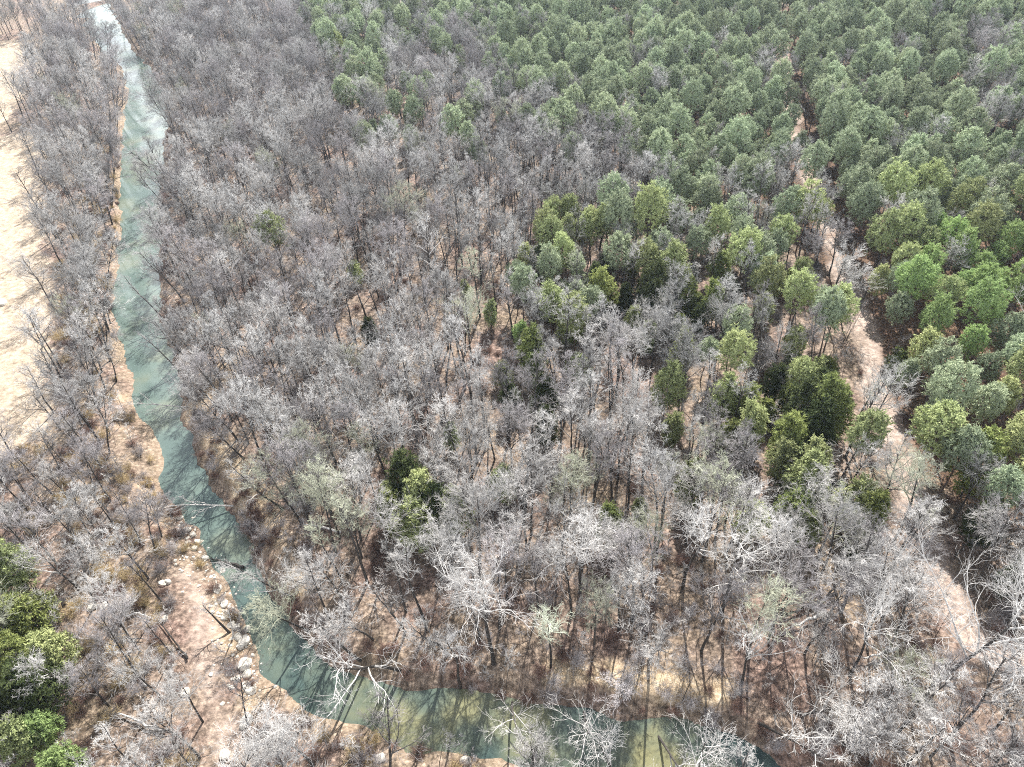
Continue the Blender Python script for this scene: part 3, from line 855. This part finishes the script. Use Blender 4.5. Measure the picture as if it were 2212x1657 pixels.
hero(497, 1366, 6, 525, 'short pale forked tree leaning over the creek from the boulders', tmat=TW_PALE, bmat=WHITEBARK, spread=.5, base=.6, limbs=5, dens=.5, tilt=(-.1, .25), tr=.02)

# ------------------------------------------------------------------ labels that single a tree out
LANDMARKS = [(582, 490, 'the lone yellow-green pine'), (1125, 712, 'the lime-green treetop'), (890, 1085, 'the green cedar clump'), (483, 1203, 'the log across the creek'),
             (527, 1433, 'the big white boulder'), (330, 840, 'the white fallen creek tree'), (430, 1040, 'the two-limbed fallen tree'), (1990, 1320, 'the great trail tree'),
             (1057, 1244, 'the tall white creek tree'), (830, 1330, 'the sprawling bend tree'), (1190, 1330, 'the frosty greenish tree'), (665, 1500, 'the brush-topped bank tree'),
             (55, 1585, 'the lime cedars'), (1790, 915, 'the dark trailside cedars'), (1182, 890, 'the two stacked cedars'), (1745, 1302, 'the logs in the gap'),
             (1866, 640, 'the leaning trail snag'), (1740, 1560, 'the orange sunny bank'), (2120, 590, 'the bright green pines'), (797, 712, 'the small dark cedar'),
             (620, 1200, 'the pale sand strip'), (310, 640, 'the shining pool'), (1475, 1130, 'the big pale mid-woods tree'), (2035, 915, 'the big domed pine'),
             (1260, 490, 'the yellow-green pine row'), (100, 900, 'the field corner'), (310, 1560, 'the long fallen log'), (1560, 870, 'the paired round cedars'),
             (2110, 1010, 'the broad dark cedar'), (1290, 1500, 'the arching white tree'), (700, 980, 'the mid-woods glade'), (1640, 1120, 'the low round cedar'), (1400, 640, 'the dark cedar row')]
ORD = ['', 'second ', 'third ', 'fourth ', 'fifth ', 'sixth ', 'seventh ', 'eighth ', 'ninth ', 'tenth ', 'eleventh ', 'twelfth ', 'thirteenth ', 'fourteenth ', 'fifteenth ', 'sixteenth ', 'seventeenth ', 'eighteenth ', 'nineteenth ', 'twentieth ', 'twenty-first ', 'twenty-second ', 'twenty-third ', 'twenty-fourth ', 'twenty-fifth ', 'twenty-sixth ', 'twenty-seventh ', 'twenty-eighth ']

def make_labels(items):
    """ITEMS: (look, u, v) -> one sentence each, by look, side and rank from the nearest landmark"""
    buckets = {}
    for i, (look, u, v) in enumerate(items):
        ds = [math.hypot(u - a, v - b_) for a, b_, _ in LANDMARKS]
        k = int(np.argmin(ds))
        a, b_, nm = LANDMARKS[k]
        if abs(u - a) > abs(v - b_): side = 'left of' if u < a else 'right of'
        else: side = 'behind' if v < b_ else 'in front of'
        buckets.setdefault((look, side, nm), []).append((ds[k], i))
    out = [None] * len(items)
    for (look, side, nm), lst in buckets.items():
        lst.sort()
        for r_, (_, i) in enumerate(lst):
            if len(lst) == 1: out[i] = f'{look} {side} {nm}'
            else: out[i] = f'{look}, {ORD[min(r_, len(ORD) - 1)]}nearest {side} {nm}'
    return out

# ------------------------------------------------------------------ link the trees: the 300 largest in the picture of a kind one by one, the rest as one wood
def scatter(name, variants, pts, label, cat=None):
    """one object that instances the VARIANTS (lists of meshes' objects) on PTS (x, y, z, variant, rot, scale)"""
    lib = bpy.data.collections.new(name + '_shapes')
    for i, me in enumerate(variants):
        o = bpy.data.objects.new(f'{name}_shape_{i:03d}', me)
        lib.objects.link(o)
    pts = np.asarray(pts, float)
    me = bpy.data.meshes.new(name)
    me.vertices.add(len(pts))
    me.vertices.foreach_set('co', pts[:, :3].astype(np.float32).ravel())
    a = me.attributes.new('pick', 'INT', 'POINT'); a.data.foreach_set('value', pts[:, 3].astype(np.int32))
    a = me.attributes.new('turn', 'FLOAT_VECTOR', 'POINT'); a.data.foreach_set('vector', pts[:, 4:7].astype(np.float32).ravel())
    a = me.attributes.new('size', 'FLOAT', 'POINT'); a.data.foreach_set('value', pts[:, 7].astype(np.float32))
    ng = bpy.data.node_groups.new(name + '_nodes', 'GeometryNodeTree')
    ng.interface.new_socket('Geometry', in_out='INPUT', socket_type='NodeSocketGeometry')
    ng.interface.new_socket('Geometry', in_out='OUTPUT', socket_type='NodeSocketGeometry')
    gi, go = ng.nodes.new('NodeGroupInput'), ng.nodes.new('NodeGroupOutput')
    ci = ng.nodes.new('GeometryNodeCollectionInfo')
    ci.inputs['Collection'].default_value = lib
    ci.inputs['Separate Children'].default_value = True
    ci.inputs['Reset Children'].default_value = True
    def attr(nm, tp):
        x = ng.nodes.new('GeometryNodeInputNamedAttribute')
        x.data_type = tp
        x.inputs['Name'].default_value = nm
        return x.outputs['Attribute']
    ip = ng.nodes.new('GeometryNodeInstanceOnPoints')
    ip.inputs['Pick Instance'].default_value = True
    e2r = ng.nodes.new('FunctionNodeEulerToRotation')
    L = ng.links.new
    L(gi.outputs[0], ip.inputs['Points'])
    L(ci.outputs[0], ip.inputs['Instance'])
    L(attr('pick', 'INT'), ip.inputs['Instance Index'])
    L(attr('turn', 'FLOAT_VECTOR'), e2r.inputs[0])
    L(e2r.outputs[0], ip.inputs['Rotation'])
    L(attr('size', 'FLOAT'), ip.inputs['Scale'])
    L(ip.outputs[0], go.inputs[0])
    o = add(name, me)
    md = o.modifiers.new('scatter', 'NODES')
    md.node_group = ng
    tag(o, label, cat, kind='stuff')
    return o

def combined(trunk, crown, mats):
    v = np.vstack([trunk[0], crown[0]])
    off = len(trunk[0])
    q = np.vstack([trunk[1], crown[1] + off])
    if isinstance(crown[2], int):
        qm = np.r_[np.zeros(len(trunk[1]), int), np.where(np.arange(len(crown[1])) < crown[2], 1, 2)]
    else:
        return make_mesh('wood', v, q, crown[2] + off, mats=mats, qmat=np.zeros(len(q), int), tmat=1)
    return make_mesh('wood', v, q, mats=mats, qmat=qm)

def shown(t):
    u, v, d = proj(t[3], t[4], t[5] + (8.5 if t[0] != 'cedar' else 4.5) * t[7])
    inside = -25 < u < IW + 25 and -25 < v < IH + 25
    return inside, t[7] * (1.0 if t[0] != 'cedar' else .7) / d, u, v

HUMAN = {'pale': 'pale grey', 'grey': 'mid grey', 'brown': 'brownish', 'mossy': 'greenish grey'}
PINE_SHAPE = ['round-topped', 'narrow', 'broad', 'full-crowned', 'small', 'tall']
CEDAR_SHAPE = ['pointed', 'slim', 'broad', 'squat']
for kind_, limit in (('bare', 275), ('pine', 300), ('cedar', 300)):
    mine = [t for t in trees if t[0] == kind_]
    info = [shown(t) for t in mine]
    order = sorted(range(len(mine)), key=lambda i: -(info[i][1] if info[i][0] else info[i][1] * 1e-3))
    n_in = sum(1 for i in range(len(mine)) if info[i][0])
    single, rest = order[:min(limit, n_in)], order[min(limit, n_in):]
    items = []
    for i in single:
        t = mine[i]
        if kind_ == 'bare': look = f'{HUMAN[t[1]]} {BARE_SHAPES[bare_geo[t[2]][0]]} bare tree'
        elif kind_ == 'pine': look = f'{PINE_SHAPE[t[2]]} {t[1]} pine'
        else: look = f'{CEDAR_SHAPE[t[2]]} {t[1]} cedar'
        items.append((look, info[i][2], info[i][3]))
    labels = make_labels(items)
    group = {'bare': 'bare trees of the woods', 'pine': 'pines of the woods', 'cedar': 'cedars among the woods'}[kind_]
    for i, lab in zip(single, labels):
        _, tone, j, x, y, z, rz, s, tilt = mine[i][:9]
        e = empty({'bare': 'bare_tree', 'pine': 'pine_tree', 'cedar': 'cedar_tree'}[kind_], (x, y, z - .15), (tilt[0], tilt[1], 0), s)
        q = Euler((tilt[0], tilt[1], 0)).to_matrix() @ Euler((0, 0, rz)).to_matrix()
        e.rotation_euler = q.to_euler()
        tag(e, lab, 'tree', group)
        if kind_ == 'bare':
            add('trunk', bare_meshes[('trunk', j)], e)
            add('crown', bare_meshes[(tone, j)], e)
        else:
            add('trunk', con_meshes[(kind_, 'trunk', j)], e)
            add('crown', con_meshes[(kind_, tone, j)], e)
    if not rest:
        continue
    keys, variants, pts = {}, [], []
    for i in rest:
        _, tone, j, x, y, z, rz, s, tilt = mine[i][:9]
        if (tone, j) not in keys:
            keys[(tone, j)] = len(variants)
            if kind_ == 'bare': variants.append(combined(*bare_geo[j][1], [BARK, LIMB, dict(BARE_TONES)[tone]]))
            elif kind_ == 'pine': variants.append(combined(*pine_geo[j], [PINEBARK, {'deep green': NEEDLE, 'yellow-green': NEEDLE_YEL, 'bright green': NEEDLE_LIME}[tone]]))
            else: variants.append(combined(*cedar_geo[j], [BARK, {'blackish green': NEEDLE_BK, 'dark green': NEEDLE_DK, 'yellow-green': NEEDLE_YEL, 'bright green': NEEDLE_LIME}[tone]]))
        q = (Euler((tilt[0], tilt[1], 0)).to_matrix() @ Euler((0, 0, rz)).to_matrix()).to_euler()
        pts.append((x, y, z - .15, keys[(tone, j)], q.x, q.y, q.z, s))
    scatter({'bare': 'bare_woods', 'pine': 'pine_woods', 'cedar': 'cedar_woods'}[kind_], variants, pts,
            {'bare': 'mass of leafless grey woods filling the middle and far distance', 'pine': 'far dense pine forest across the top of the view', 'cedar': 'far cedars mixed into the woods'}[kind_])
    print(kind_, len(mine), 'in view', n_in)

# ------------------------------------------------------------------ saplings and brush: nobody could count them
sap_geo = [bare_tree(600 + i, H, spread=.55, limbs=7, base=.35, dens=.55, tr=.006) for i, H in enumerate((4.5, 6, 7.5, 5))]
sap = [combined(a, c_, [BARK, LIMB, m]) for (a, c_), m in zip(sap_geo, (TW_BROWN, TW_GREY, TW_BROWN, TW_PALE))]
N = 8000
sx = rng.uniform(-150, 150, N); sy = 18 + 270 * rng.random(N) ** 1.4
su, sv, _ = proj(sx, sy, 2)
s1, s2 = river_sd(sx, sy)
good = (su > -120) & (su < IW + 120) & (sv > 120) & (sv < 1850) & (s1 > .4) & ~in_poly(sx, sy, FIELD1) & ~in_poly(sx, sy, FIELD2) & (dist_line(sx, sy, TRAIL) > 2.2) & (dist_line(sx, sy, PATH) > 1.6)
good &= ~in_poly(su, sv, PINE_ZONE) & (vnoise(sx, sy, 6, 41) + rng.uniform(-.3, .3, N) > .42)
sx, sy = sx[good], sy[good]
sz = height(sx, sy)
k = len(sx)
scatter('sapling_thicket', sap, np.c_[sx, sy, sz - .1, rng.integers(0, 4, k), rng.normal(0, .08, (k, 2)), rng.uniform(0, 6.28, k), rng.uniform(.6, 1.2, k)], 'thin brown saplings standing everywhere under the bare trees')

br_geo = [shrub_mesh(700 + i, h, w) for i, (h, w) in enumerate(((1.0, 1.4), (1.5, 1.8), (.8, 1.5)))]
br = [make_mesh('brush', a, q, mats=[m]) for (a, q), m in zip(br_geo + br_geo[:2], (BRUSH, TW_BROWN, BRUSH, STRAW, STRAW))]
N = 16000
sx = rng.uniform(-130, 110, N); sy = 18 + 190 * rng.random(N) ** 1.25
su, sv, _ = proj(sx, sy, 1)
s1, s2 = river_sd(sx, sy)
dp = dist_line(sx, sy, PATH)
dens = .22 + .75 * smooth(7, 1, s1) * ((~s2) | (sv > 1450)) + .25 * smooth(9, 2, s1) * s2 * (sv > 1200)
dens[(sv > 1450) & (su > 560) & s2] = .85
dens[(su < 420) & (sv > 900)] = .6
dens[s2 & (s1 < 9) & (sv < 1300)] = .95
good = (su > -120) & (su < IW + 120) & (sv > 250) & (sv < 1800) & (s1 > .2) & ~in_poly(sx, sy, FIELD1) & (dist_line(sx, sy, TRAIL) > 2.0) & (dp > 1.8) & (rng.random(N) < dens) & (vnoise(sx, sy, 4, 51) + rng.uniform(-.3, .3, N) > .36)
sx, sy, s2, sv = sx[good], sy[good], s2[good], sv[good]
k = len(sx)
pk = np.where(s2 & (rng.random(k) < .35), rng.integers(3, 5, k), rng.integers(0, 3, k))
scatter('brush_undergrowth', br, np.c_[sx, sy, height(sx, sy) - .05, pk, rng.normal(0, .08, (k, 2)), rng.uniform(0, 6.28, k), rng.uniform(.6, 1.3, k)], 'reddish brown brush and dry weeds along banks and forest floor')

# ------------------------------------------------------------------ boulders on the creek bank
stone, n, b = mat('limestone')
geo = n.nodes.new('ShaderNodeNewGeometry')
noi = node(n, 'ShaderNodeTexNoise', Scale=2.2, Detail=8.0, Roughness=.7)
n.links.new(geo.outputs['Position'], noi.inputs['Vector'])
n.links.new(ramp(n, noi.outputs['Fac'], [(.3, (.30, .27, .22)), (.5, (.55, .52, .46)), (.7, (.70, .68, .63))]), b.inputs['Base Color'])
bump = node(n, 'ShaderNodeBump', Strength=.6, Distance=.1)
n.links.new(noi.outputs['Fac'], bump.inputs['Height'])
n.links.new(bump.outputs['Normal'], b.inputs['Normal'])

def rock_mesh(seed, flat, angular):
    r = np.random.default_rng(seed)
    import bmesh
    bm = bmesh.new()
    bmesh.ops.create_icosphere(bm, subdivisions=3, radius=1)
    co = np.array([v.co[:] for v in bm.verts])
    pl = unit(r.normal(size=(11, 3)))
    lim = r.uniform(.62, .95, 11)
    k_ = co @ pl.T
    s_ = np.min(np.where(k_ > 1e-3, lim / np.maximum(k_, 1e-3), 9), axis=1)
    co = co * (np.minimum(s_, 1) * angular + (1 - angular))[:, None]
    co += .05 * np.stack([vnoise(co[:, 0] * 3 + i * 9, co[:, 1] * 3 + co[:, 2] * 2, 1, seed + i) - .5 for i in range(3)], 1)
    co *= np.array([1, r.uniform(.7, .9), flat])
    for v, c_ in zip(bm.verts, co):
        v.co = c_
    me = bpy.data.meshes.new('boulder')
    bm.to_mesh(me); bm.free()
    me.materials.append(stone)
    return me
rocks = [rock_mesh(800 + i, f, a) for i, (f, a) in enumerate(((.8, .9), (.55, 1), (.7, 1), (.45, 1), (.9, .8)))]
RK = [(527, 1433, .95, 0, 'big round white boulder at the water edge'), (523, 1381, .85, 2, 'blocky white boulder topping the stack by the creek'), (512, 1372, .6, 1, 'flat pale stone left of the blocky white boulder'),
      (516, 1392, .6, 2, 'small pale block under the blocky white boulder'), (530, 1352, .5, 4, 'lone white stone standing in the creek shallows'), (530, 1455, .65, 2, 'pale boulder below the big round boulder'),
      (512, 1466, .5, 1, 'small tan stone in weeds below the round boulder'), (532, 1480, .6, 1, 'flat white slab at the bend of the creek'), (541, 1491, .75, 3, 'broad flat white slab lowest on the creek bend'),
      (467, 1267, .8, 3, 'flat white boulder on the bank above the short curved tree'), (482, 1300, .7, 3, 'pale slab between the flat boulder and the leaning trees'), (498, 1345, .6, 1, 'white slab behind the two leaning trees'),
      (508, 1350, .5, 2, 'small block right of the two leaning trees'), (487, 1328, .7, 3, 'wide pale ledge stone beside the curved dark trunk'), (423, 1165, .6, 4, 'white stone on the point above the creek log'),
      (400, 1141, .7, 3, 'pale ledge slab upstream of the stony point'), (384, 1112, .55, 1, 'small pale slab highest on the stony bank'), (413, 1150, .5, 2, 'stone between the ledge slab and the white point stone'),
      (404, 1168, .5, 1, 'stone in red brush on the stony point'), (418, 1180, .5, 4, 'small round stone on the stony point'), (440, 1198, .6, 3, 'flat stone under the left end of the creek log'),
      (355, 1268, .65, 3, 'flat pale stone in the litter left of the dirt path'), (367, 1264, .5, 4, 'small round stone beside the flat pale stone'), (408, 1503, .6, 2, 'white stone alone in litter left of the dirt path'),
      (537, 1563, .8, 1, 'white stone on the right edge of the dirt path'), (532, 1575, .5, 4, 'small stone against the white path stone'), (490, 1640, .7, 2, 'white stone at the bottom edge beside the path'),
      (362, 1346, .5, 4, 'small white stone below the leaning grey saplings'), (10, 663, 1.3, 3, 'white limestone slab lying in the bare field'), (195, 1640, .9, 2, 'pale angular rock in pale brush near the bottom left'),
      (205, 1318, .8, 3, 'long flat tan ledge stone among fallen limbs at lower left'), (230, 1315, .6, 3, 'short flat ledge stone right of the long tan one'), (1005, 1643, .7, 2, 'pale rock in red brush on the near bank'), (820, 1636, .7, 1, 'tan rock in weeds on the near bank')]
for u, v, s, j, lab in RK:
    x, y = ground(u, v, -.7)
    z = float(height([x], [y])[0])
    o = add('boulder', rocks[j])
    o.location, o.scale = (x, y, max(z, WATER_Z - .1) + s * .15), (s, s, s)
    o.rotation_euler = (rng.normal(0, .12), rng.normal(0, .12), rng.uniform(0, 6.28))
    tag(o, lab, 'boulder', 'pale boulders along the creek bank')
# rubble: small stones nobody could count
rb = [rock_mesh(830 + i, .6, 1) for i in range(3)]
ln = resample(SANDL, 700)
kk = 700
px_ = ln[:, 0] + rng.normal(0, 1.3, kk); py_ = ln[:, 1] + rng.normal(0, 1.3, kk)
uu, vv, _ = proj(px_, py_, -.8)
ok_ = vv > 1080
px_, py_ = px_[ok_], py_[ok_]
kk = len(px_)
scatter('bank_rubble', rb, np.c_[px_, py_, np.maximum(height(px_, py_), WATER_Z - .05), rng.integers(0, 3, kk), rng.normal(0, .3, (kk, 2)), rng.uniform(0, 6.28, kk), .08 + .25 * rng.random(kk) ** 2.5], 'scattered small pale stones along the left creek bank')

# ------------------------------------------------------------------ fallen logs and snags
def log(pts, rad, label, m=WHITEBARK, branches=5, blen=2.0, seed=0, name='fallen_log', cat='log'):
    """PTS: (u, v, height above ground) along the log"""
    r = np.random.default_rng(900 + seed)
    w = []
    for u, v, h in pts:
        x, y = ground(u, v, h)
        w.append((x, y, max(float(height([x], [y])[0]), WATER_Z) + rad * .6 + h))
    w = np.array(w)
    o0 = w[0].copy()
    q = np.linspace(0, 1, 9)
    s = np.linspace(0, 1, len(w))
    line = np.stack([np.interp(q, s, w[:, i] - o0[i]) for i in range(3)], 1)
    line[1:-1] += r.normal(0, rad * .35, (7, 3)) * [1, 1, .3]
    v, f = tubes(line[None], np.array([rad]), np.array([rad * .35]), 8)
    nv = len(v)
    cap = np.array([[i, (i + 1) % 8, nv, nv] for i in range(8)])
    v = np.vstack([v, line[:1] - (line[1:2] - line[:1]) * .02])
    me = make_mesh(name, v, f, cap[:, [1, 0, 2]], mats=[m], smooth_q=True)
    o = add(name, me)
    o.location = o0
    if branches:
        p, d, t, _ = sprout(line[None], branches, .35, 1.0, R(25), R(60), r)
        L = blen * r.uniform(.5, 1.2, branches)
        l1 = grow(p, unit(d + [0, 0, .35]), L, 5, .15, .05, r)
        a = tubes(l1, np.full(branches, rad * .3), np.full(branches, rad * .08), 4)
        p, d, t, par = sprout(l1, 6, .3, 1, R(25), R(60), r)
        l2_ = grow(p, d, L[par] * .4, 3, .15, .05, r)
        c_ = tubes(l2_, np.full(len(t), max(.012, rad * .1)), np.full(len(t), .006), 3)
        add('branches', make_mesh('branches', *join([a, c_]), mats=[m]), o)
    tag(o, label, cat, 'fallen logs')
    return o
log([(520, 1211, .1), (483, 1202, .1), (447, 1193, .1)], .22, 'dark log lying across the teal creek', BARK, 4, 1.2, 1)
log([(357, 1584, .2), (310, 1563, .3), (258, 1544, .2)], .2, 'long pale fallen log in red litter at lower left', WHITEBARK, 5, 1.8, 2)
log([(1806, 1284, .6), (1745, 1312, .4), (1690, 1330, .3)], .26, 'long dark log crossing the shadowed gap at lower right', BARK, 6, 2.5, 3)
log([(1780, 1325, .5), (1735, 1345, .4), (1693, 1360, .3)], .2, 'pale broken log below the long dark log in the gap', WHITEBARK, 6, 2.5, 4)
log([(1938, 1404, .5), (1905, 1413, .5), (1866, 1425, .5)], .22, 'grey log with an upright stub under the great trail tree', TW_GREY, 3, 1.8, 5)
log([(806, 941, .3), (835, 935, .3), (864, 929, .3)], .18, 'grey straight log in the mid-woods glade', TW_GREY, 0, 1, 6)
log([(1742, 254, .3), (1728, 233, .3), (1714, 212, .3)], .3, 'pale fallen trunk on the upper trail between pines', WHITEBARK, 4, 2, 7)
log([(1822, 457, .3), (1805, 469, .3), (1788, 481, .3)], .26, 'pale fallen trunk across the trail in the pines', WHITEBARK, 4, 2, 8)
log([(1858, 664, .0), (1866, 640, 2.0), (1876, 618, 4.2)], .22, 'dark leaning snag standing on the pale trail', BARK, 3, 1.2, 9, 'snag', 'snag')
log([(270, 1332, .2), (300, 1325, .2), (330, 1338, .2)], .14, 'thin crooked fallen limb among litter left of the path', WHITEBARK, 4, 1.2, 10)
log([(255, 1375, .2), (285, 1382, .2), (312, 1382, .2)], .14, 'straight thin fallen limb below the crooked one', BARK, 2, 1, 11)
log([(405, 1425, .2), (385, 1395, .3), (345, 1345, .2)], .15, 'dark fallen trunk slanting toward the dirt path', BARK, 4, 1.5, 12)
log([(320, 1485, .2), (300, 1465, .2), (285, 1450, .2)], .14, 'grey fallen limb in lower left litter', TW_GREY, 3, 1, 13)
log([(738, 1152, .8), (700, 1142, 1.0), (655, 1135, 1.4)], .18, 'white arching dead limb above the right bank sand', WHITEBARK, 4, 1.5, 14)

# ------------------------------------------------------------------ the air: thin winter haze
hz = bpy.data.materials.new('haze_air')
hz.use_nodes = True
n = hz.node_tree
n.nodes.remove(n.nodes['Principled BSDF'])
pv = n.nodes.new('ShaderNodeVolumePrincipled')
pv.inputs['Color'].default_value = (.70, .84, 1.0, 1)
pv.inputs['Density'].default_value = HAZE
pv.inputs['Anisotropy'].default_value = .3
n.links.new(pv.outputs[0], n.nodes['Material Output'].inputs['Volume'])
e = 7000.0
cv = np.array([(x, y, z) for z in (-9.0, 90.0) for x, y in ((-e, -e), (e, -e), (e, e), (-e, e))])
cq = np.array([(3, 2, 1, 0), (4, 5, 6, 7), (0, 1, 5, 4), (1, 2, 6, 5), (2, 3, 7, 6), (3, 0, 4, 7)])
tag(add('haze', make_mesh('haze', cv, cq, mats=[hz])), 'thin pale haze over the whole valley', kind='stuff')
